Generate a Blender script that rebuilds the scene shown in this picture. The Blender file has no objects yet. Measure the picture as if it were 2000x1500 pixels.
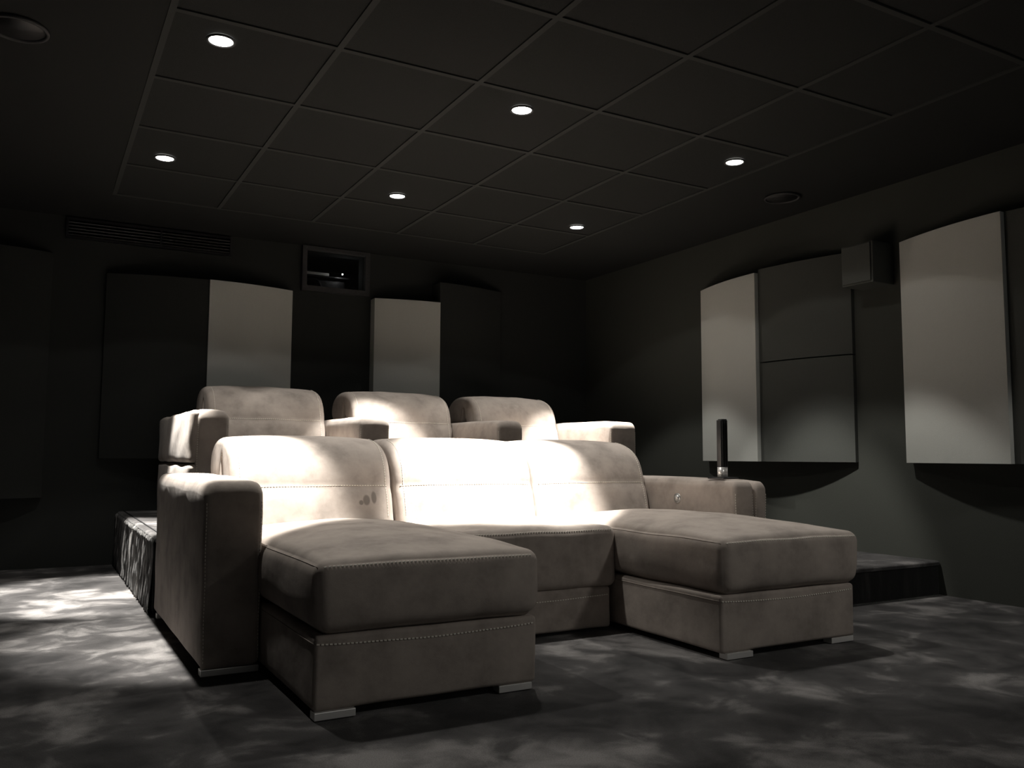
import bpy, bmesh, math, random
from mathutils import Vector, Matrix
random.seed(7)
SCREEN = .4; FILL_LAMP = 60
C = bpy.context.scene.collection
S = bpy.context.scene
PI = math.pi

# ------------------------------------------------------------------ helpers
def link(name, bm, mat, parent=None, smooth=True):
    me = bpy.data.meshes.new(name)
    bmesh.ops.recalc_face_normals(bm, faces=bm.faces)
    bm.to_mesh(me); bm.free()
    for p in me.polygons: p.use_smooth = smooth
    o = bpy.data.objects.new(name, me); C.objects.link(o)
    if mat: me.materials.append(mat)
    if parent is not None:
        o.parent = parent
        o.matrix_parent_inverse = Matrix.Translation(-Vector(parent.location))
    return o

def tag(o, label, cat, group=None):
    o['label'] = label; o['category'] = cat
    if group: o['group'] = group
    return o

def thing(name, label, cat, loc=(0, 0, 0), group=None):
    o = bpy.data.objects.new(name, None); C.objects.link(o)
    o.location = loc; o.empty_display_size = .1
    return tag(o, label, cat, group)

def struct(name, bm, mat, parent=None, smooth=False):
    o = link(name, bm, mat, parent, smooth)
    if parent is None: o['kind'] = 'structure'
    return o

def add_box(bm, x0, x1, y0, y1, z0, z1):
    vs = [bm.verts.new((x, y, z)) for x in (x0, x1) for y in (y0, y1) for z in (z0, z1)]
    for f in ((0,1,3,2),(4,6,7,5),(0,4,5,1),(2,3,7,6),(0,2,6,4),(1,5,7,3)):
        bm.faces.new([vs[i] for i in f])
    return bm

def box(*a): return add_box(bmesh.new(), *a)

def bevbox(x0, x1, y0, y1, z0, z1, r=.004, seg=2):
    bm = box(x0, x1, y0, y1, z0, z1)
    bmesh.ops.bevel(bm, geom=bm.edges[:], offset=r, segments=seg, profile=.6, affect='EDGES')
    return bm

def lathe(prof, n=40, center=(0, 0, 0)):
    bm = bmesh.new(); cx, cy, cz = center; rings = []
    for r, z in prof:
        if r < 1e-6: rings.append([bm.verts.new((cx, cy, cz+z))])
        else: rings.append([bm.verts.new((cx+r*math.cos(2*PI*i/n), cy+r*math.sin(2*PI*i/n), cz+z)) for i in range(n)])
    for a, b in zip(rings, rings[1:]):
        for i in range(n):
            j = (i+1) % n
            if len(a) == 1 and len(b) == 1: continue
            if len(a) == 1: bm.faces.new((a[0], b[i], b[j]))
            elif len(b) == 1: bm.faces.new((a[i], a[j], b[0]))
            else: bm.faces.new((a[i], a[j], b[j], b[i]))
    return bm

def sgn(v): return -1 if v < 0 else 1

class Soft:
    """upholstered block: rounded box with crowned faces; p(u,v,w) maps the [-1,1] cube surface"""
    def __init__(s, x0, x1, y0, y1, z0, z1, r=.03, top=0, front=0, side=0, back=0, bottom=0, warp=None, wrinkle=0, seed=0, tuck=0):
        s.tuck = tuck
        s.c = Vector(((x0+x1)/2, (y0+y1)/2, (z0+z1)/2)); s.h = Vector(((x1-x0)/2, (y1-y0)/2, (z1-z0)/2))
        s.r = min(r, s.h.x*.98, s.h.y*.98, s.h.z*.98)
        s.top, s.front, s.side, s.back, s.bottom, s.warp = top, front, side, back, bottom, warp
        s.wr = wrinkle; s.seed = seed
    def p(s, u, v, w, off=0):
        q = Vector((u*s.h.x, v*s.h.y, w*s.h.z))
        inn = Vector([max(-(h-s.r), min(h-s.r, c)) for c, h in zip(q, s.h)])
        d = q-inn
        if d.length > 1e-9:
            q = inn + d.normalized()*(s.r+off)
        f = lambda t: max(0, 1-abs(t)**2.4)
        if w > 0: q.z += s.top*f(u)*f(v)*w**3
        else: q.z -= s.bottom*f(u)*f(v)*(-w)**3
        if v < 0: q.y -= s.front*f(u)*f(w)*(-v)**3
        else: q.y += s.back*f(u)*f(w)*v**3
        q.x += s.side*f(v)*f(w)*(abs(u)**3)*sgn(u)
        if s.tuck and w < 0:
            k = s.tuck*w*w
            q.x -= k*u
            if v < 0: q.y += k*v*v
        q = q+s.c
        if s.wr:
            k = s.seed
            q.z += s.wr*(math.sin(q.x*21+k)*math.sin(q.y*17+2*k)+.6*math.sin(q.x*9-q.y*13+k))
            q.y += s.wr*.8*math.sin(q.x*15+q.z*23+k)
            q.x += s.wr*.8*math.sin(q.y*14+q.z*27+3*k)
        if s.warp: q = s.warp(q)
        return q
    def ticks(s, h, n):
        e = s.r/h if h > 0 else 0
        t = []
        m = 6
        e = min(e, .98)
        for i in range(m): t.append(-1+e*(1-math.cos(PI/2*(i/m)))*0.55+e*.45*(i/m))
        for i in range(n+1): t.append((-1+e)+(2-2*e)*i/n)
        t += [-x for x in t[:m]][::-1]
        return t
    def bm(s, n=14):
        bm = bmesh.new(); cache = {}
        T = [s.ticks(s.h[i], n) for i in range(3)]
        def V(u, v, w):
            k = (round(u, 6), round(v, 6), round(w, 6))
            if k not in cache: cache[k] = bm.verts.new(s.p(*k))
            return cache[k]
        for ax in range(3):
            a, b = [i for i in range(3) if i != ax]
            for sg in (-1, 1):
                for i in range(len(T[a])-1):
                    for j in range(len(T[b])-1):
                        q = []
                        for (ii, jj) in ((i, j), (i+1, j), (i+1, j+1), (i, j+1)):
                            c = [0, 0, 0]; c[ax] = sg; c[a] = T[a][ii]; c[b] = T[b][jj]; q.append(V(*c))
                        try: bm.faces.new(q)
                        except ValueError: pass
        return bm

def resample(pts, step):
    out = [pts[0]]; acc = 0
    for a, b in zip(pts, pts[1:]):
        L = (b-a).length; t = step-acc
        while t <= L and L > 0:
            out.append(a+(b-a)*(t/L)); t += step
        acc = (L-(t-step)) if L > 0 else acc
    return out

def stitches(pts, dash=.0075, gap=.0045, r=.0017, name='stitching', parent=None):
    pts = [Vector(p) for p in pts]
    fine = resample(pts, dash+gap); bm = bmesh.new()
    for a, b in zip(fine, fine[1:]):
        d = b-a
        if d.length < 1e-5: continue
        d.normalize(); e = a+d*dash
        t = Vector((0, 0, 1)) if abs(d.z) < .8 else Vector((1, 0, 0))
        s1 = d.cross(t).normalized()*r; s2 = d.cross(s1).normalized()*r
        ra = [bm.verts.new(a+s1*i+s2*j) for i, j in ((1,1),(-1,1),(-1,-1),(1,-1))]
        rb = [bm.verts.new(e+s1*i+s2*j) for i, j in ((1,1),(-1,1),(-1,-1),(1,-1))]
        for i in range(4): bm.faces.new((ra[i], ra[(i+1) % 4], rb[(i+1) % 4], rb[i]))
        bm.faces.new(ra); bm.faces.new(rb[::-1])
    return link(name, bm, M['thread'], parent, False)

def tube(bm, pts, r, n=8, caps=True):
    pts = [Vector(p) for p in pts]; rings = []
    for i, p in enumerate(pts):
        d = (pts[min(i+1, len(pts)-1)]-pts[max(i-1, 0)]).normalized()
        t = Vector((0, 0, 1)) if abs(d.z) < .8 else Vector((1, 0, 0))
        s1 = d.cross(t).normalized(); s2 = d.cross(s1).normalized()
        rings.append([bm.verts.new(p+s1*r*math.cos(2*PI*k/n)+s2*r*math.sin(2*PI*k/n)) for k in range(n)])
    for a, b in zip(rings, rings[1:]):
        for k in range(n): bm.faces.new((a[k], a[(k+1) % n], b[(k+1) % n], b[k]))
    if caps: bm.faces.new(rings[0]); bm.faces.new(rings[-1][::-1])
    return bm

def catmull(P, k=6, closed=True):
    out = []; n = len(P)
    rng = range(n) if closed else range(n-1)
    for i in rng:
        if closed: a, b, c, d = P[(i-1) % n], P[i], P[(i+1) % n], P[(i+2) % n]
        else: a, b, c, d = P[max(i-1, 0)], P[i], P[i+1], P[min(i+2, n-1)]
        for j in range(k):
            t = j/k
            out.append(tuple(.5*((2*b[m])+(-a[m]+c[m])*t+(2*a[m]-5*b[m]+4*c[m]-d[m])*t*t+(-a[m]+3*b[m]-3*c[m]+d[m])*t**3) for m in (0, 1)))
    if not closed: out.append(P[-1])
    return out

# ------------------------------------------------------------------ materials
M = {}
def newmat(name):
    m = bpy.data.materials.new(name); m.use_nodes = True
    nt = m.node_tree; b = nt.nodes['Principled BSDF']
    return m, nt, b
def N(nt, t, **kw):
    n = nt.nodes.new(t)
    for k, v in kw.items():
        if k in n.inputs: n.inputs[k].default_value = v
        else: setattr(n, k, v)
    return n
def coords(nt, scale=(1, 1, 1)):
    g = N(nt, 'ShaderNodeNewGeometry'); mp = N(nt, 'ShaderNodeMapping'); mp.inputs['Scale'].default_value = scale
    nt.links.new(g.outputs['Position'], mp.inputs['Vector']); return mp.outputs['Vector']
def ramp(nt, fac, stops):
    r = N(nt, 'ShaderNodeValToRGB'); nt.links.new(fac, r.inputs['Fac'])
    e = r.color_ramp.elements
    while len(e) < len(stops): e.new(.5)
    for q, (p, c) in zip(e, stops): q.position = p; q.color = (*c, 1)
    return r.outputs['Color']
def simple(name, col, rough=.6, metal=0, spec=.5, noise=0, nscale=60, bump=0, bscale=400, sheen=0):
    m, nt, b = newmat(name)
    b.inputs['Base Color'].default_value = (*col, 1); b.inputs['Roughness'].default_value = rough
    b.inputs['Metallic'].default_value = metal; b.inputs['Specular IOR Level'].default_value = spec
    v = coords(nt)
    n = N(nt, 'ShaderNodeTexNoise'); n.inputs['Scale'].default_value = nscale; n.inputs['Detail'].default_value = 4
    nt.links.new(v, n.inputs['Vector'])
    k = noise
    c = ramp(nt, n.outputs['Fac'], [(.3, tuple(x*(1-k) for x in col)), (.7, tuple(min(1, x*(1+k)) for x in col))])
    nt.links.new(c, b.inputs['Base Color'])
    if bump:
        n2 = N(nt, 'ShaderNodeTexNoise'); n2.inputs['Scale'].default_value = bscale; n2.inputs['Detail'].default_value = 3
        nt.links.new(v, n2.inputs['Vector'])
        bp = N(nt, 'ShaderNodeBump'); bp.inputs['Strength'].default_value = bump; bp.inputs['Distance'].default_value = .002
        nt.links.new(n2.outputs['Fac'], bp.inputs['Height']); nt.links.new(bp.outputs['Normal'], b.inputs['Normal'])
    if sheen:
        b.inputs['Sheen Weight'].default_value = sheen; b.inputs['Sheen Roughness'].default_value = .4
    M[name] = m; return m

FAB = (.37, .322, .287)
def fabric(name, smudge=None):
    m, nt, b = newmat(name)
    v = coords(nt)
    n = N(nt, 'ShaderNodeTexNoise'); n.inputs['Scale'].default_value = 7; n.inputs['Detail'].default_value = 7; n.inputs['Roughness'].default_value = .62
    nt.links.new(v, n.inputs['Vector'])
    col = ramp(nt, n.outputs['Fac'], [(.28, tuple(c*.66 for c in FAB)), (.5, FAB), (.72, tuple(c*1.2 for c in FAB))])
    if smudge:
        cur = col
        for (px, pz, rx, rz) in smudge:
            mp = N(nt, 'ShaderNodeMapping'); mp.vector_type = 'TEXTURE'
            mp.inputs['Location'].default_value = (px, 0, pz); mp.inputs['Scale'].default_value = (rx, 1000, rz)
            g = N(nt, 'ShaderNodeNewGeometry'); nt.links.new(g.outputs['Position'], mp.inputs['Vector'])
            ln = N(nt, 'ShaderNodeVectorMath', operation='LENGTH'); nt.links.new(mp.outputs['Vector'], ln.inputs[0])
            mr = N(nt, 'ShaderNodeMapRange'); nt.links.new(ln.outputs['Value'], mr.inputs['Value'])
            mr.inputs['From Min'].default_value = 1.15; mr.inputs['From Max'].default_value = .8
            mx = N(nt, 'ShaderNodeMix', data_type='RGBA'); nt.links.new(mr.outputs['Result'], mx.inputs['Factor'])
            nt.links.new(cur, mx.inputs[6]); mx.inputs[7].default_value = (*[c*.55 for c in FAB], 1)
            cur = mx.outputs[2]
        col = cur
    nt.links.new(col, b.inputs['Base Color'])
    b.inputs['Roughness'].default_value = .85; b.inputs['Specular IOR Level'].default_value = .25
    b.inputs['Sheen Weight'].default_value = .04; b.inputs['Sheen Roughness'].default_value = .35
    n2 = N(nt, 'ShaderNodeTexNoise'); n2.inputs['Scale'].default_value = 600; n2.inputs['Detail'].default_value = 2
    n3 = N(nt, 'ShaderNodeTexNoise'); n3.inputs['Scale'].default_value = 14; n3.inputs['Detail'].default_value = 5
    nt.links.new(v, n2.inputs['Vector']); nt.links.new(v, n3.inputs['Vector'])
    b1 = N(nt, 'ShaderNodeBump'); b1.inputs['Strength'].default_value = .35; b1.inputs['Distance'].default_value = .006
    b2 = N(nt, 'ShaderNodeBump'); b2.inputs['Strength'].default_value = .3; b2.inputs['Distance'].default_value = .001
    nt.links.new(n3.outputs['Fac'], b1.inputs['Height']); nt.links.new(n2.outputs['Fac'], b2.inputs['Height'])
    nt.links.new(b1.outputs['Normal'], b2.inputs['Normal']); nt.links.new(b2.outputs['Normal'], b.inputs['Normal'])
    M[name] = m
fabric('fabric')
fabric('fabric_marked', [(1.26, .525, .016, .022), (1.295, .535, .012, .026), (1.235, .515, .010, .010)])

def carpet(name, scale, lo, mid, hi, dist=2.2):
    m, nt, b = newmat(name)
    v = coords(nt, scale)
    w = N(nt, 'ShaderNodeTexNoise'); w.inputs['Scale'].default_value = 1.7; w.inputs['Detail'].default_value = 4
    w.inputs['Distortion'].default_value = .8; nt.links.new(v, w.inputs['Vector'])
    n = N(nt, 'ShaderNodeTexNoise'); n.inputs['Scale'].default_value = 5.5; n.inputs['Detail'].default_value = 5
    n.inputs['Roughness'].default_value = .55; n.inputs['Distortion'].default_value = .5
    nt.links.new(v, n.inputs['Vector'])
    mx = N(nt, 'ShaderNodeMath', operation='MULTIPLY_ADD'); nt.links.new(w.outputs['Fac'], mx.inputs[0])
    mx.inputs[1].default_value = .5
    m2 = N(nt, 'ShaderNodeMath', operation='MULTIPLY'); nt.links.new(n.outputs['Fac'], m2.inputs[0]); m2.inputs[1].default_value = .5
    nt.links.new(m2.outputs[0], mx.inputs[2])
    c = ramp(nt, mx.outputs[0], [(.38, lo), (.51, mid), (.62, hi)])
    f = N(nt, 'ShaderNodeTexNoise'); f.inputs['Scale'].default_value = 330; f.inputs['Detail'].default_value = 2
    g = coords(nt); nt.links.new(g, f.inputs['Vector'])
    fr = ramp(nt, f.outputs['Fac'], [(.3, (.7, .7, .7)), (.7, (1.25, 1.25, 1.25))])
    mul = N(nt, 'ShaderNodeMix', data_type='RGBA', blend_type='MULTIPLY'); mul.inputs['Factor'].default_value = 1
    nt.links.new(c, mul.inputs[6]); nt.links.new(fr, mul.inputs[7]); nt.links.new(mul.outputs[2], b.inputs['Base Color'])
    b.inputs['Roughness'].default_value = .95; b.inputs['Specular IOR Level'].default_value = .1
    b.inputs['Sheen Weight'].default_value = .15; b.inputs['Sheen Roughness'].default_value = .5
    bp = N(nt, 'ShaderNodeBump'); bp.inputs['Strength'].default_value = .8; bp.inputs['Distance'].default_value = .004
    nt.links.new(f.outputs['Fac'], bp.inputs['Height']); nt.links.new(bp.outputs['Normal'], b.inputs['Normal'])
    M[name] = m
carpet('carpet', (1, 1, 1), (.016, .0152, .0155), (.058, .055, .055), (.22, .21, .205))
carpet('carpet_riser', (5, 5, .7), (.003, .003, .003), (.006, .006, .006), (.022, .021, .020))  # riser shade put into the colour, far darker than the same carpet on top

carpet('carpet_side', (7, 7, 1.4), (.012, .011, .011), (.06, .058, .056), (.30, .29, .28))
simple('wall', (.020, .021, .020), .9, spec=.05, noise=.12, nscale=3, bump=.3)
simple('wall_back', (.036, .038, .036), .95, spec=.05, noise=.10, nscale=300, bump=.4)
simple('wall_cloth', (.058, .061, .054), .95, spec=.05, noise=.10, nscale=300, bump=.4)
simple('ceiling', (.026, .027, .0265), .95, spec=.05, noise=.06, nscale=400, bump=.3, bscale=300)
simple('ceiling_tile', (.028, .029, .0285), .95, spec=.05, noise=.15, nscale=500, bump=.4, bscale=300)
simple('grid_metal', (.045, .047, .046), .8, spec=.05)
simple('panel_light', (.50, .51, .48), .95, spec=.05, noise=.05, nscale=350, bump=.4, bscale=500)
simple('panel_dark', (.085, .089, .082), .95, spec=.05, noise=.08, nscale=350, bump=.4, bscale=500)
simple('black', (.012, .012, .013), .5, noise=.1)
simple('black_metal', (.02, .02, .021), .35, metal=.3)
simple('frame', (.050, .050, .052), .6, spec=.2, noise=.1)
simple('chrome', (.88, .87, .85), .3, metal=.45)
simple('silver', (.55, .55, .54), .35, metal=.8)
simple('thread', (.80, .76, .68), .8)
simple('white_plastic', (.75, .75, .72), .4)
simple('dark_gap', (.01, .0095, .009), 1)
m, nt, b = newmat('glass'); b.inputs['Transmission Weight'].default_value = 1; b.inputs['Roughness'].default_value = 0
b.inputs['IOR'].default_value = 1.45; M['glass'] = m
def emis(name, col, st):
    m, nt, b = newmat(name); b.inputs['Base Color'].default_value = (0, 0, 0, 1)
    b.inputs['Emission Color'].default_value = (*col, 1); b.inputs['Emission Strength'].default_value = st; M[name] = m
emis('lamp_glow', (1, .97, .90), 14)
emis('lamp_soft', (1, .97, .90), 2.5)
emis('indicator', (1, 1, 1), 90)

# ------------------------------------------------------------------ room
X0, X1, Y0, Y1, ZC = -.51, 4.20, -3.2, 6.20, 2.268
# floor
bm = bmesh.new(); nx, ny = 1, 1
add_box(bm, X0, X1, Y0, Y1, -.12, 0); struct('floor', bm, M['carpet'])
# ceiling: plain margin with a recessed field of tiles between T bars
GX = [.354+.6*i for i in range(6)]
GY = [2.468+.611*(j) for j in range(-7, 6)]
bm = bmesh.new(); add_box(bm, X0, X1, Y0, Y1, ZC+.012, ZC+.12)
add_box(bm, X0, GX[0], Y0, Y1, ZC, ZC+.012); add_box(bm, GX[-1], X1, Y0, Y1, ZC, ZC+.012)
add_box(bm, GX[0], GX[-1], Y0, GY[0], ZC, ZC+.012); add_box(bm, GX[0], GX[-1], GY[-1], Y1, ZC, ZC+.012)
ceil = struct('ceiling', bm, M['ceiling'])
bm = bmesh.new()
for i in range(5):
    for j in range(len(GY)-1):
        add_box(bm, GX[i]+.012, GX[i+1]-.012, GY[j]+.012, GY[j+1]-.012, ZC+.003, ZC+.0119)
struct('ceiling_tiles', bm, M['ceiling_tile'], ceil)
bm = bmesh.new(); w = .012
for x in GX: add_box(bm, x-w, x+w, GY[0]-w, GY[-1]+w, ZC-.003, ZC+.0118)
for y in GY:
    for i in range(5): add_box(bm, GX[i]+w, GX[i+1]-w, y-w, y+w, ZC-.003, ZC+.0118)
struct('trim_1', bm, M['grid_metal'])
# walls
struct('wall_left', box(X0-.12, X0, Y0, Y1+.12, 0, ZC+.12), M['wall'])
struct('wall_right', box(X1, X1+.12, Y0, Y1+.12, 0, ZC+.12), M['wall_cloth'])
struct('wall_front', box(X0, X1, Y0-.12, Y0, 0, ZC), M['wall'])
PX0, PX1, PZ0, PZ1 = 1.70, 2.15, 1.965, 2.235   # projection port opening
bm = bmesh.new()
add_box(bm, X0, PX0, Y1, Y1+.12, 0, ZC); add_box(bm, PX1, X1, Y1, Y1+.12, 0, ZC)
add_box(bm, PX0, PX1, Y1, Y1+.12, 0, PZ0); add_box(bm, PX0, PX1, Y1, Y1+.12, PZ1, ZC)
struct('wall_back', bm, M['wall_back'])
# booth behind the port
struct('floor_booth', box(PX0-.3, PX1+.3, Y1+.12, Y1+.9, PZ0-.16, PZ0-.10), M['wall_back'])
struct('ceiling_booth', box(PX0-.3, PX1+.3, Y1+.125, Y1+.9, ZC+.02, ZC+.12), M['wall_back'])
struct('wall_booth_back', box(PX0-.3, PX1+.3, Y1+.9, Y1+1.0, PZ0-.16, ZC+.12), M['wall_back'])
struct('wall_booth_left', box(PX0-.4, PX0-.3, Y1+.125, Y1+1.0, PZ0-.16, ZC+.12), M['wall_back'])
struct('wall_booth_right', box(PX1+.3, PX1+.4, Y1+.125, Y1+1.0, PZ0-.16, ZC+.12), M['wall_back'])
# port frame and pane
bm = bmesh.new()
fx0, fx1, fz0, fz1, fy0, fy1 = 1.665, 2.185, 1.925, 2.262, Y1-.045, Y1
for a in ((fx0, fx1, fy0, fy1, fz0, PZ0), (fx0, fx1, fy0, fy1, PZ1, fz1), (fx0, PX0, fy0, fy1, PZ0, PZ1), (PX1, fx1, fy0, fy1, PZ0, PZ1)):
    add_box(bm, *a)
win = struct('window_1', bm, M['frame'])
link('window_pane', box(PX0, PX1, Y1+.01, Y1+.018, PZ0, PZ1), M['glass'], win, False)

# projector in the booth
t = thing('projector', 'dark video projector with round lens behind the glass port high on the back wall', 'projector', (1.86, Y1+.42, PZ0-.10))
link('body', bevbox(1.66, 2.08, Y1+.22, Y1+.62, PZ0-.08, PZ0+.12, .02, 3), M['black'], t)
bm = lathe([(0, 0), (.055, 0), (.06, .01), (.06, .05), (.075, .055), (.075, 0.02)], 32)
bmesh.ops.rotate(bm, verts=bm.verts, matrix=Matrix.Rotation(PI/2, 3, 'X')); bmesh.ops.translate(bm, verts=bm.verts, vec=(1.80, Y1+.22, PZ0+.03))
link('lens', bm, M['frame'], t)
link('trim_strip', bevbox(1.70, 1.94, Y1+.20, Y1+.222, PZ0+.135, PZ0+.158, .003), M['white_plastic'], t)  # pale bar above the projector body
link('top_panel', bevbox(1.69, 2.10, Y1+.19, Y1+.60, PZ0+.12, PZ0+.134, .004), M['black'], t)
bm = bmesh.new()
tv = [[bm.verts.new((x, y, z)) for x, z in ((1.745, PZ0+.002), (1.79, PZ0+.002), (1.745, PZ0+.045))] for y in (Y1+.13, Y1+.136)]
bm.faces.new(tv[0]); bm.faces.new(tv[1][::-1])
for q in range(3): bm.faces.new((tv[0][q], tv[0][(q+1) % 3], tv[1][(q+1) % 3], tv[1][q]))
link('corner_bracket', bm, M['white_plastic'], t, False)  # small pale triangle ahead of the projector body
link('foot', box(1.70, 1.74, Y1+.26, Y1+.3, PZ0-.10, PZ0-.08), M['black'], t)
link('foot', box(2.0, 2.04, Y1+.26, Y1+.3, PZ0-.10, PZ0-.08), M['black'], t)
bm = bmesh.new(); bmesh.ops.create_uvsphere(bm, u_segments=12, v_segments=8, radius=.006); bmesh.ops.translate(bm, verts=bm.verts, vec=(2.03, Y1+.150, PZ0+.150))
link('indicator_light', bm, M['indicator'], t)  # glow added in the booth to light the pale strip and triangle

# ------------------------------------------------------------------ wall panels
def panel_bm(axis, a0, a1, cen, half, wall, z0, z1, lift=0, n=14):
    """cloth-covered half of a bowed unit; 'x' runs along the back wall, 'y' along the right wall"""
    bm = bmesh.new(); prof = []
    for i in range(n+1):
        a = a0+(a1-a0)*i/n
        u = (a-cen)/half
        prof.append((a, wall-.055-lift-.115*max(0, 1-u*u)))
    prof = [(a0, wall)]+prof+[(a1, wall)]
    def P(a, d, z): return (a, d, z) if axis == 'x' else (d, a, z)
    lo = [bm.verts.new(P(a, d, z0)) for a, d in prof]; hi = [bm.verts.new(P(a, d, z1)) for a, d in prof]
    k = len(prof)
    for i in range(k): bm.faces.new((lo[i], lo[(i+1) % k], hi[(i+1) % k], hi[i]))
    bm.faces.new(lo); bm.faces.new(hi[::-1])
    return bm
def panel(axis, a0, a1, cen, half, wall, z0, z1, lift, mat, label, group):
    t = link('acoustic_panel', panel_bm(axis, a0, a1, cen, half, wall-.001, z0, z1, lift), M[mat], None, False)
    tag(t, label, 'acoustic panel', group); return t
gb, gr = 'bowed cloth panels on the back wall', 'bowed cloth panels on the right wall'
ZT = 1.908
panel('x', 1.000, 1.594, 1.0, .6, Y1, .69, ZT, .003, 'panel_light', 'light grey cloth panel left of the projection port, behind the left rear seat', gb)
panel('x', 2.211, 2.719, 2.72, .6, Y1, .69, ZT, .003, 'panel_light', 'light grey cloth panel right of the projection port, behind the middle rear seat', gb)
panel('x', .370, .998, .998, .63, Y1, .69, ZT, -.01, 'wall_back', 'dark cloth panel left of the light panel at the left of the back wall', gb)
panel('x', 2.722, 3.32, 2.72, .6, Y1, .69, 2.07, -.01, 'wall_back', 'tall dark cloth panel right of the light panel beside the projection port', gb)
panel('x', X0+.001, .055, -.3, .4, Y1, .445, 2.0, -.02, 'wall_back', 'dark low-hung cloth panel at the far left end of the back wall', gb)
panel('y', 4.008, 4.648, 4.015, .635, X1, .69, ZT, .0, 'panel_light', 'narrow light grey bowed panel on the right wall, seen behind the black lamp', gr)
panel('y', 3.38, 4.006, 4.015, .635, X1, .69, 1.318, -.03, 'panel_dark', 'lower dark cloth panel beside the narrow light panel on the right wall', gr)
panel('y', 3.38, 4.006, 4.015, .635, X1, 1.326, 1.93, -.03, 'panel_dark', 'upper dark cloth panel beside the narrow light panel, next to the small wall loudspeaker', gr)
panel('y', 2.388, 3.026, 2.390, .636, X1, .69, ZT, .0, 'panel_light', 'large light grey bowed panel nearest the camera on the right wall', gr)
panel('y', 1.755, 2.386, 2.390, .636, X1, .69, ZT, -.03, 'panel_dark', 'dark cloth panel cut by the right edge of the photo', gr)

# surround loudspeaker on the right wall
t = thing('surround_speaker', 'small dark box loudspeaker on the right wall between the dark and the large light panel', 'loudspeaker', (4.09, 3.17, 1.685))
link('cabinet', bevbox(4.02, X1-.001, 3.105, 3.315, 1.69, 1.925, .006), M['panel_dark'], t, False)
link('grille', bevbox(4.01, 4.02, 3.115, 3.305, 1.70, 1.915, .003), M['panel_dark'], t, False)

# air grille high on the back wall, left
t = thing('air_grille', 'long dark air grille under the ceiling at the left of the back wall', 'air grille', (.64, Y1, 2.12))
bm = bmesh.new(); gx0, gx1, gz0, gz1 = .12, 1.165, 2.12, 2.255
for a in ((gx0, gx1, Y1-.03, Y1, gz0, gz0+.014), (gx0, gx1, Y1-.03, Y1, gz1-.014, gz1), (gx0, gx0+.014, Y1-.03, Y1, gz0+.014, gz1-.014), (gx1-.014, gx1, Y1-.03, Y1, gz0+.014, gz1-.014)): add_box(bm, *a)
link('frame', bm, M['black_metal'], t, False)
link('divider', box(.69, .702, Y1-.028, Y1, gz0+.014, gz1-.014), M['black_metal'], t, False)
for k in range(5):
    bm = box(gx0+.014, gx1-.014, -.012, .012, -.002, .002)
    bmesh.ops.rotate(bm, verts=bm.verts, matrix=Matrix.Rotation(.6, 3, 'X')); bmesh.ops.translate(bm, verts=bm.verts, vec=(0, Y1-.014, gz0+.03+k*.0205))
    link('slat', bm, M['black_metal'], t, False)

# round ceiling speakers
def ceil_speaker(x, y, label):
    t = thing('ceiling_speaker', label, 'ceiling speaker', (x, y, ZC), 'round ceiling speakers')
    link('rim', lathe([(.098, 0), (.104, -.004), (.104, -.012), (.094, -.014), (.09, -.008), (.09, 0)], 40, (x, y, ZC)), M['frame'], t)
    link('grille', lathe([(0, -.006), (.09, -.007), (.09, 0)], 40, (x, y, ZC)), M['black'], t)
ceil_speaker(3.84, 3.58, 'round dark ceiling speaker near the right wall, beyond the right downlight')
ceil_speaker(-.12, 3.50, 'round dark ceiling speaker at the top left corner of the photo')

# ------------------------------------------------------------------ downlights
LAMPS = [(.545, 3.232), (1.845, 3.230), (3.155, 3.262), (.532, 4.70), (1.832, 4.705), (3.146, 4.75)]
LL = ['large downlight nearest the camera at the top left of the ceiling', 'downlight above the middle of the front sofa, in the front row of lights',
      'downlight nearest the right wall in the front row of lights', 'left downlight of the rear row, above the left rear arm',
      'middle downlight of the rear row, above the rear sofa', 'right downlight of the rear row, above the right rear arm']
COL = (1, .965, .90)
def spot(parent, x, y, power, half, blend, tx=0, ty=0, r=.028):
    l = bpy.data.lights.new('spot_light', 'SPOT'); l.energy = power; l.spot_size = 2*math.radians(half); l.spot_blend = blend
    l.shadow_soft_size = r; l.color = COL
    o = bpy.data.objects.new('spot_light', l); C.objects.link(o)
    o.parent = parent; o.location = (0, 0, -.035)
    d = Vector((math.tan(math.radians(tx)), math.tan(math.radians(ty)), -1))
    o.rotation_euler = d.to_track_quat('-Z', 'Y').to_euler()
    return o
#         core, mid, wide, tilt x, tilt y
LP = [(760, 44, 4, 2, 9), (1150, 44, 4, 2, 10), (125, 52, 4.5, 19, 7), (1300, 26, 4.5, -4, 6), (480, 34, 4.5, 1, 9), (750, 42, 4.5, 6, 5)]
for (x, y), lb, (pc, pm, pw, tx, ty) in zip(LAMPS, LL, LP):
    t = thing('recessed_downlight', lb, 'downlight', (x, y, ZC), 'recessed ceiling downlights')
    link('trim_ring', lathe([(.050, 0), (.054, -.003), (.054, -.007), (.048, -.009), (.044, -.006), (.044, 0)], 40, (x, y, ZC)), M['frame'], t)
    link('lens', lathe([(0, -.008), (.03, -.0075), (.0435, -.005), (.0435, 0)], 40, (x, y, ZC)), M['lamp_glow'], t)
    spot(t, x, y, pc, 19.5, .5, tx, ty)
    spot(t, x, y, pm, 42, .22, 0, 0)
    spot(t, x, y, pw, 62, .06)

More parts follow.
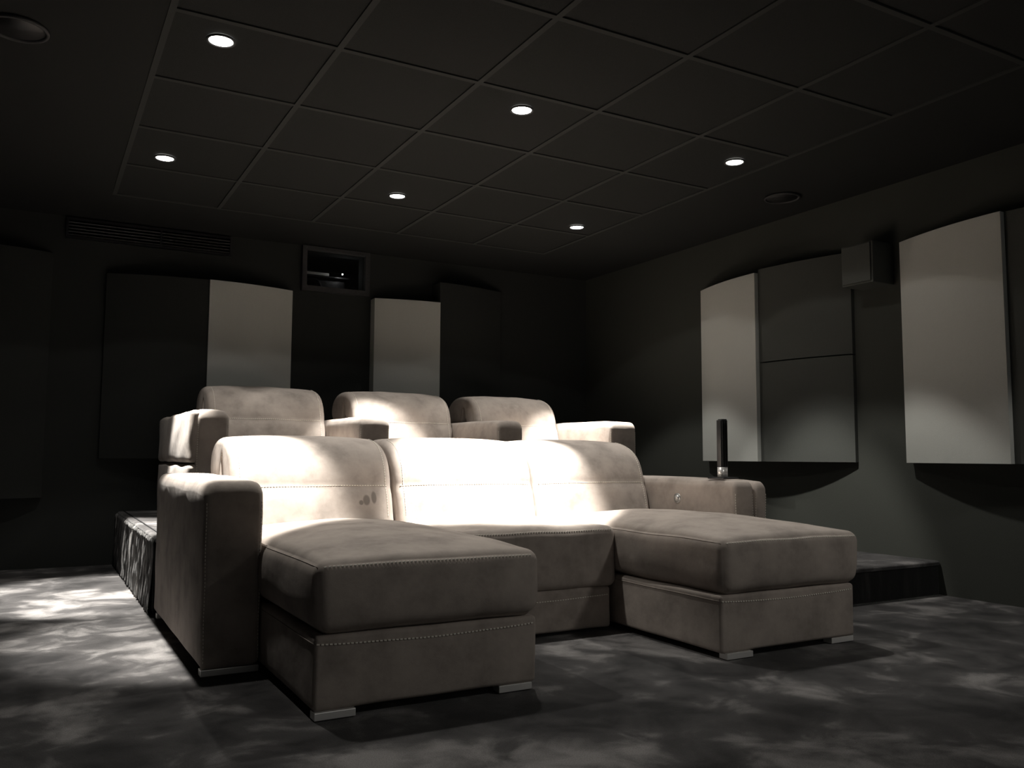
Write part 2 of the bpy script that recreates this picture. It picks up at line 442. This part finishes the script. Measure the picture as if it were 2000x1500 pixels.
t = thing('recessed_downlight', 'wide round downlight in the front part of the ceiling, ahead of the sofas', 'downlight', (3.155, .27, ZC), 'recessed ceiling downlights')  # unseen lamp, added to brighten the chaise fronts
link('trim_ring', lathe([(.130, 0), (.136, -.003), (.136, -.008), (.128, -.010), (.122, -.007), (.122, 0)], 48, (3.155, .27, ZC)), M['frame'], t)
link('lens', lathe([(0, -.009), (.08, -.0085), (.1215, -.006), (.1215, 0)], 48, (3.155, .27, ZC)), M['lamp_soft'], t)
spot(t, 3.155, .27, FILL_LAMP, 64, .10, r=.12)
# unseen glowing panel on the front wall, added as fill for the chaise fronts
emis('screen_glow', (1, .98, .93), SCREEN)
simple('velvet', (.01, .01, .01), .95)
t = thing('projection_screen', 'wide white projection screen with a black border on the front wall', 'screen', (1.845, Y0, .5))
bm = bmesh.new()
for a in ((.05, 3.64, Y0+.001, Y0+.05, .42, .50), (.05, 3.64, Y0+.001, Y0+.05, 2.10, 2.18), (.05, .13, Y0+.001, Y0+.05, .50, 2.10), (3.56, 3.64, Y0+.001, Y0+.05, .50, 2.10)): add_box(bm, *a)
link('frame', bm, M['velvet'], t, False)
link('screen_surface', box(.13, 3.56, Y0+.005, Y0+.03, .50, 2.10), M['screen_glow'], t, False)

# ------------------------------------------------------------------ riser and step
PXL, PYF, PH = .486, 4.185, .345
t = thing('riser_platform', 'carpeted platform along the back wall under the rear sofa', 'platform', ((PXL+X1)/2, (PYF+Y1)/2, 0))
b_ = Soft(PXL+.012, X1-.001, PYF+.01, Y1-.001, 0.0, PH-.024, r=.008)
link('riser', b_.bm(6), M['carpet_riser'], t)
from mathutils import noise as mn
bm = bmesh.new(); gy, gz = 260, 34; G = []
for i in range(gy+1):
    row = []
    for j in range(gz+1):
        y = PYF+.012+(Y1-.002-PYF-.012)*i/gy; z = .002+(PH-.012)*j/gz
        k = mn.noise(Vector((y*26, z*5, 1.3)))*.010+mn.noise(Vector((y*60, z*14, 7.1)))*.005
        lip = .012*max(0, (z-(PH-.05))/.05)
        x = PXL-.004+.012-.014*(1-z/PH)-k-lip*.6+.028*max(0, (z-(PH-.028))/.018)**2*.6
        row.append(bm.verts.new((x, y, z)))
    G.append(row)
for i in range(gy):
    for j in range(gz): bm.faces.new((G[i][j], G[i+1][j], G[i+1][j+1], G[i][j+1]))
top_ = [bm.verts.new((PXL+.03, g[-1].co.y, g[-1].co.z)) for g in G]; bot_ = [bm.verts.new((PXL+.03, g[0].co.y, g[0].co.z)) for g in G]
for i in range(gy):
    bm.faces.new((G[i][-1], G[i+1][-1], top_[i+1], top_[i])); bm.faces.new((G[i+1][0], G[i][0], bot_[i], bot_[i+1]))
    bm.faces.new((top_[i], top_[i+1], bot_[i+1], bot_[i]))
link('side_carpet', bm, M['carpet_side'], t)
tp = Soft(PXL+.012, X1-.001, PYF, Y1-.001, PH-.03, PH, r=.014)
link('top', tp.bm(8), M['carpet'], t)
link('edge_trim', bevbox(PXL+.045, PXL+.053, PYF+.05, Y1-.01, PH-.002, PH+.004, .002), M['black'], t)
SYF = 2.885; SX0 = 3.03
t = thing('side_step', 'low carpeted step between the front sofa and the right wall', 'step', ((SX0+X1)/2, 3.5, 0))
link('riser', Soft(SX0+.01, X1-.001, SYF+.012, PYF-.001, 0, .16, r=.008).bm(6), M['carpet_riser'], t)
link('top', Soft(SX0, X1-.001, SYF, PYF-.001, .15, .178, r=.013).bm(8), M['carpet'], t)

# ------------------------------------------------------------------ sofas
def back_cushion(x0, x1, yo, zo, parent, mat='fabric', puff=.014, seed=0):
    # side profile (y from arm front, z from the sofa's own floor): front leaf, roll over the top, lip hanging behind
    P = [(.60, .40), (.607, .47), (.628, .55), (.650, .62), (.680, .69), (.735, .745), (.82, .778), (.93, .790), (1.03, .780),
         (1.105, .742), (1.135, .69), (1.130, .635), (1.085, .604), (.99, .600), (.90, .604), (.888, .64), (.883, .69),
         (.864, .712), (.843, .69), (.830, .62), (.808, .54), (.79, .46), (.775, .40), (.70, .385)]
    prof = catmull(P, 4)
    n = len(prof)
    nor = []
    for i in range(n):
        a, b = prof[i-1], prof[(i+1) % n]
        d = (b[0]-a[0], b[1]-a[1]); L = math.hypot(*d) or 1
        nor.append((d[1]/L, -d[0]/L))
    area = sum(prof[i][0]*prof[(i+1) % n][1]-prof[(i+1) % n][0]*prof[i][1] for i in range(n))
    s = 1 if area > 0 else -1
    r = .03; secs = []
    for k in range(7):
        th = PI/2*k/6; secs.append((x0+r-r*math.cos(th), r-r*math.sin(th)))
    m = 16
    for k in range(1, m): secs.append((x0+r+(x1-x0-2*r)*k/m, 0))
    for k in range(7):
        th = PI/2*(6-k)/6; secs.append((x1-r+r*math.cos(th), r-r*math.sin(th)))
    def surf(x, i, ins=0):
        u = (2*x-x0-x1)/(x1-x0); bul = puff*max(0, 1-abs(u)**3)
        y, z = prof[i]
        slit = 1 if (y > .83 and z < .72 and y < .91) else 0
        mv = (-ins*(.25 if slit else 1)+bul*(0 if slit else 1))
        # shallow valley where the seam runs across the front leaf
        if y < .70: mv -= .008*math.exp(-((z-.585)/.022)**2)
        if .60 < y < .9: mv += .0025*math.sin(x*23+z*31+seed)*(1-abs(u)**2)
        return Vector((x, yo+y+s*nor[i][0]*mv, zo+z+s*nor[i][1]*mv))
    bm = bmesh.new(); rings = []
    for x, ins in secs: rings.append([bm.verts.new(surf(x, i, ins)) for i in range(n)])
    for a, b in zip(rings, rings[1:]):
        for i in range(n): bm.faces.new((a[i], a[(i+1) % n], b[(i+1) % n], b[i]))
    for ring in (rings[0], rings[-1]):
        f = bm.faces.new(ring)
    bmesh.ops.triangulate(bm, faces=[f for f in bm.faces if len(f.verts) > 4])
    o = link('back_cushion', bm, M[mat], parent)
    # cross seam stitching near z = .585 and stitches along both ends of the leaf
    i0 = min((i for i in range(n) if prof[i][0] < .70), key=lambda i: abs(prof[i][1]-.59))
    d = lambda i: Vector((0, s*nor[i][0]*.0015, s*nor[i][1]*.0015))
    stitches([surf(x0+.02+(x1-x0-.04)*k/40, i0)+d(i0) for k in range(41)], parent=o)
    idx = [i for i in range(n) if prof[i][1] > .39 and (prof[i][0] < .9 and not (prof[i][0] > .76 and prof[i][1] < .72))]
    idx.sort(key=lambda i: prof[i][0]+prof[i][1]*.3)
    for xs in (x0+.034, x1-.034):
        stitches([surf(xs, i)+d(i) for i in idx], parent=o, r=.0011)
    return o

def cushion_seams(sf, parent, vfrac=.62, back=.6, both=True):
    """stitched seams along the front and side edges of the cushion's top"""
    k = .45
    ux = 1-(sf.r/sf.h.x)*k; vy = -1+(sf.r/sf.h.y)*k; wz = 1-(sf.r/sf.h.z)*.30
    pts = [sf.p(-ux+2*ux*i/50, -1, wz, .0012) for i in range(51)]
    stitches([p+Vector((0, -.0005, .0005)) for p in pts], parent=parent)
    for u in (-1, 1):
        bm = bmesh.new(); tube(bm, [sf.p(u, vy+(back-vy)*i/30, wz, .0005) for i in range(31)], .0017, 6)
        link('piping', bm, M['fabric'], parent)
    bm = bmesh.new(); q = [sf.p(-ux+2*ux*i/50, -1, wz, .0002)+Vector((0, -.0012, -.0048)) for i in range(51)]
    tube(bm, q, .0016, 6); link('piping', bm, M['fabric'], parent)

def arm(x0, x1, y0, y1, z0, z1, parent, seed=0, side=.006, r=.045, name='armrest', wr=.0012, batter=0):
    s = Soft(x0, x1, y0, y1, z0, z1, r=.022, top=.008, side=side, wrinkle=wr, seed=seed)
    # larger roll on the top edges: pull the upper corners in
    H = z1
    def warp(q):
        dz = H-q.z; cx = (x0+x1)/2; hw = (x1-x0)/2
        u = (q.x-cx)/hw
        drop = 0
        a = max(0, abs(u)-(1-r/hw))/(r/hw)
        drop += r*.75*(1-math.sqrt(max(0, 1-min(1, a)**2)))
        b = max(0, (y0+r-q.y)/r)
        drop += r*.8*(1-math.sqrt(max(0, 1-min(1, b)**2)))
        f = max(0, min(1, 1-dz/(.12)))
        bx = batter*max(0, (.9*z1-q.z)/z1) if u < 0 else 0
        return Vector((q.x+bx, q.y, q.z-drop*f))
    s.warp = warp
    o = link(name, s.bm(12), M['fabric'], parent)
    for xx in (x0+.004, x1-.004):
        u = (xx-s.c.x)/s.h.x
        stitches([s.p(u, -1, w_, .0006) for w_ in [(-.92+1.8*i/40) for i in range(41)]], parent=o, r=.0010)
    return o

def foot(x0, x1, y0, y1, z0, parent, mat='chrome'):
    return link('foot', bevbox(x0, x1, y0, y1, z0, z0+.021, .002), M[mat], parent, False)

# ---- front sofa
AF = 2.93
t = thing('front_sofa', 'large taupe suede sofa in front with two chaise seats and wide arms', 'sofa', (1.75, 3.3, 0))
arm(.493, .684, AF, 4.15, .024, .632, t, seed=1, side=.003, wr=.0010, batter=.004)
# right arm: inner body and outer panel with a slit between them
arm(2.800, 2.921, AF, 4.15, .024, .606, t, seed=2, side=.002, r=.03)
arm(2.929, 3.006, AF+.004, 4.15, .024, .606, t, seed=3, side=.003, r=.036, name='arm_side_panel')
# chaise seats
def warp_r(q):
    k = max(0, min(1, (q.y-2.86)/.07)); k = k*k*(3-2*k)
    lim = 2.797
    if q.x > 2.5:
        f = (q.x-2.5)/(2.88-2.5)
        return Vector((q.x-k*f*.083, q.y, q.z))
    return q
ch1 = Soft(.686, 1.400, 2.312, 3.60, .222, .428, r=.040, top=.050, front=.016, side=.014, tuck=.012, wrinkle=.0016, seed=4)
o = link('chaise_cushion', ch1.bm(22), M['fabric'], t); cushion_seams(ch1, o)
ch2 = Soft(2.148, 2.872, 2.312, 3.60, .222, .428, r=.040, top=.050, front=.016, side=.014, tuck=.012, wrinkle=.0016, seed=9, warp=warp_r)
o = link('chaise_cushion', ch2.bm(22), M['fabric'], t); cushion_seams(ch2, o)
mid = Soft(1.404, 2.144, 2.935, 3.62, .180, .428, r=.035, top=.026, front=.006, wrinkle=.0014, seed=12)
o = link('seat_cushion', mid.bm(18), M['fabric'], t); cushion_seams(mid, o)
def base(x0, x1, y0, y1, z0, z1, zs, parent, warp=None):
    s = Soft(x0, x1, y0, y1, z0, z1, r=.013, front=.004, side=.003, warp=warp, wrinkle=.0008, seed=x0*7)
    o = link('seat_base', s.bm(12), M['fabric'], parent)
    w_ = (zs-s.c.z)/s.h.z
    stitches([s.p(-.985+1.97*i/50, -1, w_-.10*(1-(2*i/50-1)**2), .0012) for i in range(51)], parent=o)
    bm = bmesh.new(); tube(bm, [s.p(-1, -.985+1.9*i/40, w_, .0006) for i in range(41)], .0016, 6); link('piping', bm, M['fabric'], o)
    return o
base(.688, 1.388, 2.325, 3.60, .024, .224, .204, t)
base(2.146, 2.838, 2.325, 3.60, .024, .226, .206, t, warp=lambda q: Vector((q.x-(.045*max(0, min(1, (q.y-2.86)/.07)) if q.x > 2.6 else 0), q.y, q.z)))
base(1.390, 2.115, 2.945, 3.60, .016, .182, .150, t)
# hidden carcass that closes the sofa's back
link('back_frame', Soft(.69, 2.80, 3.70, 4.14, .03, .56, r=.03).bm(8), M['fabric'], t)
back_cushion(.700, 1.390, AF, 0, t, 'fabric_marked', seed=1)
back_cushion(1.406, 2.112, AF, 0, t, seed=4)
back_cushion(2.118, 2.796, AF, 0, t, seed=7)
for a in ((.690, .806, 2.318, 2.36), (1.258, 1.372, 2.326, 2.368), (2.166, 2.290, 2.318, 2.36), (2.712, 2.834, 2.330, 2.372), (.500, .684, AF+.012, AF+.055), (2.83, 3.0, AF+.012, AF+.055), (.50, .68, 4.06, 4.10), (2.83, 3.0, 4.06, 4.10)):
    foot(*a, 0.003, t)
# press button on the inner face of the right arm
bm = lathe([(0, .010), (.010, .009), (.017, .005), (.019, 0), (.024, .0015), (.026, -.004)], 28)
bmesh.ops.rotate(bm, verts=bm.verts, matrix=Matrix.Rotation(-PI/2, 3, 'Y')); bmesh.ops.translate(bm, verts=bm.verts, vec=(2.797, 3.33, .512))
link('recline_button', bm, M['silver'], t)

# ---- rear sofa
RF, RZ = 4.60, PH
t = thing('rear_sofa', 'taupe suede three-seat sofa on the platform behind, with four arms', 'sofa', (2.1, 5.2, RZ))
arm(.722, .885, RF, 5.84, RZ+.024, RZ+.606, t, seed=5, side=.0)
for z0, z1 in ((RZ+.03, RZ+.322), (RZ+.328, RZ+.60)):
    s = Soft(.690, .745, RF+.006, 5.83, z0, z1, r=.024, side=.006, wrinkle=.002, seed=z0*9)
    link('arm_side_panel', s.bm(14), M['fabric'], t)
arm(1.592, 1.770, RF, 5.82, RZ+.024, RZ+.590, t, seed=6)
arm(2.468, 2.646, RF, 5.82, RZ+.024, RZ+.590, t, seed=7)
arm(3.308, 3.520, RF, 5.84, RZ+.024, RZ+.606, t, seed=8)
seats = [(.890, 1.588), (1.774, 2.464), (2.650, 3.304)]
for k, (a, b2) in enumerate(seats):
    s = Soft(a, b2, RF-.05, 5.24, RZ+.22, RZ+.445, r=.04, top=.035, front=.01, wrinkle=.0016, seed=20+k)
    o = link('seat_cushion', s.bm(14), M['fabric'], t); cushion_seams(s, o)
    base(a, b2, RF-.03, 5.24, RZ+.024, RZ+.222, RZ+.2, t)
    back_cushion(a-.0, b2+.0, RF, RZ, t, seed=11+k)
link('back_frame', Soft(.88, 3.32, 5.38, 5.82, RZ+.03, RZ+.55, r=.03).bm(8), M['fabric'], t)
for a in ((.73, .87), (1.61, 1.75), (2.49, 2.63), (3.34, 3.49)):
    foot(a[0], a[1], RF+.01, RF+.05, RZ+.003, t); foot(a[0], a[1], 5.72, 5.76, RZ+.003, t)

# ---- slim black lamp standing on the right arm
LX, LY, LZ = 2.862, 3.075, .617
t = thing('arm_lamp', 'slim black upright lamp on a chrome collar on the front sofa\'s right arm', 'lamp', (LX, LY, LZ))
link('base_plate', bevbox(LX-.045, LX+.05, LY-.055, LY+.055, LZ-.004, LZ+.004, .003), M['black_metal'], t)
def stadium(w, d, z0, z1, seg=8, groove=0):
    bm = bmesh.new(); P = []
    for k in range(seg+1):
        a = -PI/2+PI*k/seg; P.append((w/2-d/2+d/2*math.cos(a), d/2*math.sin(a)))
    for k in range(seg+1):
        a = PI/2+PI*k/seg; P.append((-w/2+d/2+d/2*math.cos(a), d/2*math.sin(a)))
    lo = [bm.verts.new((LX+x, LY+y, z0)) for x, y in P]; hi = [bm.verts.new((LX+x, LY+y, z1)) for x, y in P]; n = len(P)
    for i in range(n): bm.faces.new((lo[i], lo[(i+1) % n], hi[(i+1) % n], hi[i]))
    bm.faces.new(lo); bm.faces.new(hi[::-1]); return bm
link('collar', stadium(.050, .040, LZ+.004, LZ+.052), M['chrome'], t)
link('post', bevbox(LX-.021, LX+.022, LY-.016, LY+.016, LZ+.052, LZ+.275, .004, 3), M['black_metal'], t)
for k in range(3):
    link('rib', bevbox(LX-.015+k*.013, LX-.010+k*.013, LY-.0195, LY-.0155, LZ+.056, LZ+.268, .001), M['black'], t)
link('post_cap', bevbox(LX-.012, LX+.019, LY-.014, LY+.014, LZ+.275, LZ+.280, .002), M['frame'], t)

# ------------------------------------------------------------------ camera
yaw, pit, rol, F = 5.08689375e-01, 8.44757910e-02, -4.58532496e-03, 1669.24839
f = Vector((math.sin(yaw)*math.cos(pit), math.cos(yaw)*math.cos(pit), math.sin(pit)))
r = Vector((math.cos(yaw), -math.sin(yaw), 0)); d = f.cross(r)
c, s = math.cos(rol), math.sin(rol)
r2 = c*r+s*d; d2 = -s*r+c*d
cam = bpy.data.cameras.new('camera'); co = bpy.data.objects.new('camera', cam); C.objects.link(co)
mw = Matrix(((r2.x, -d2.x, -f.x, 0), (r2.y, -d2.y, -f.y, 0), (r2.z, -d2.z, -f.z, .715), (0, 0, 0, 1)))
co.matrix_world = mw
cam.sensor_width = 36; cam.sensor_fit = 'HORIZONTAL'; cam.lens = F/2000*36; cam.clip_start = .02
S.camera = co

# ------------------------------------------------------------------ world and view
w = bpy.data.worlds.new('world'); S.world = w; w.use_nodes = True
w.node_tree.nodes['Background'].inputs['Color'].default_value = (0, 0, 0, 1)
S.view_settings.view_transform = 'Standard'; S.view_settings.look = 'None'
S.view_settings.exposure = 0; S.view_settings.gamma = 1; S.view_settings.use_curve_mapping = False
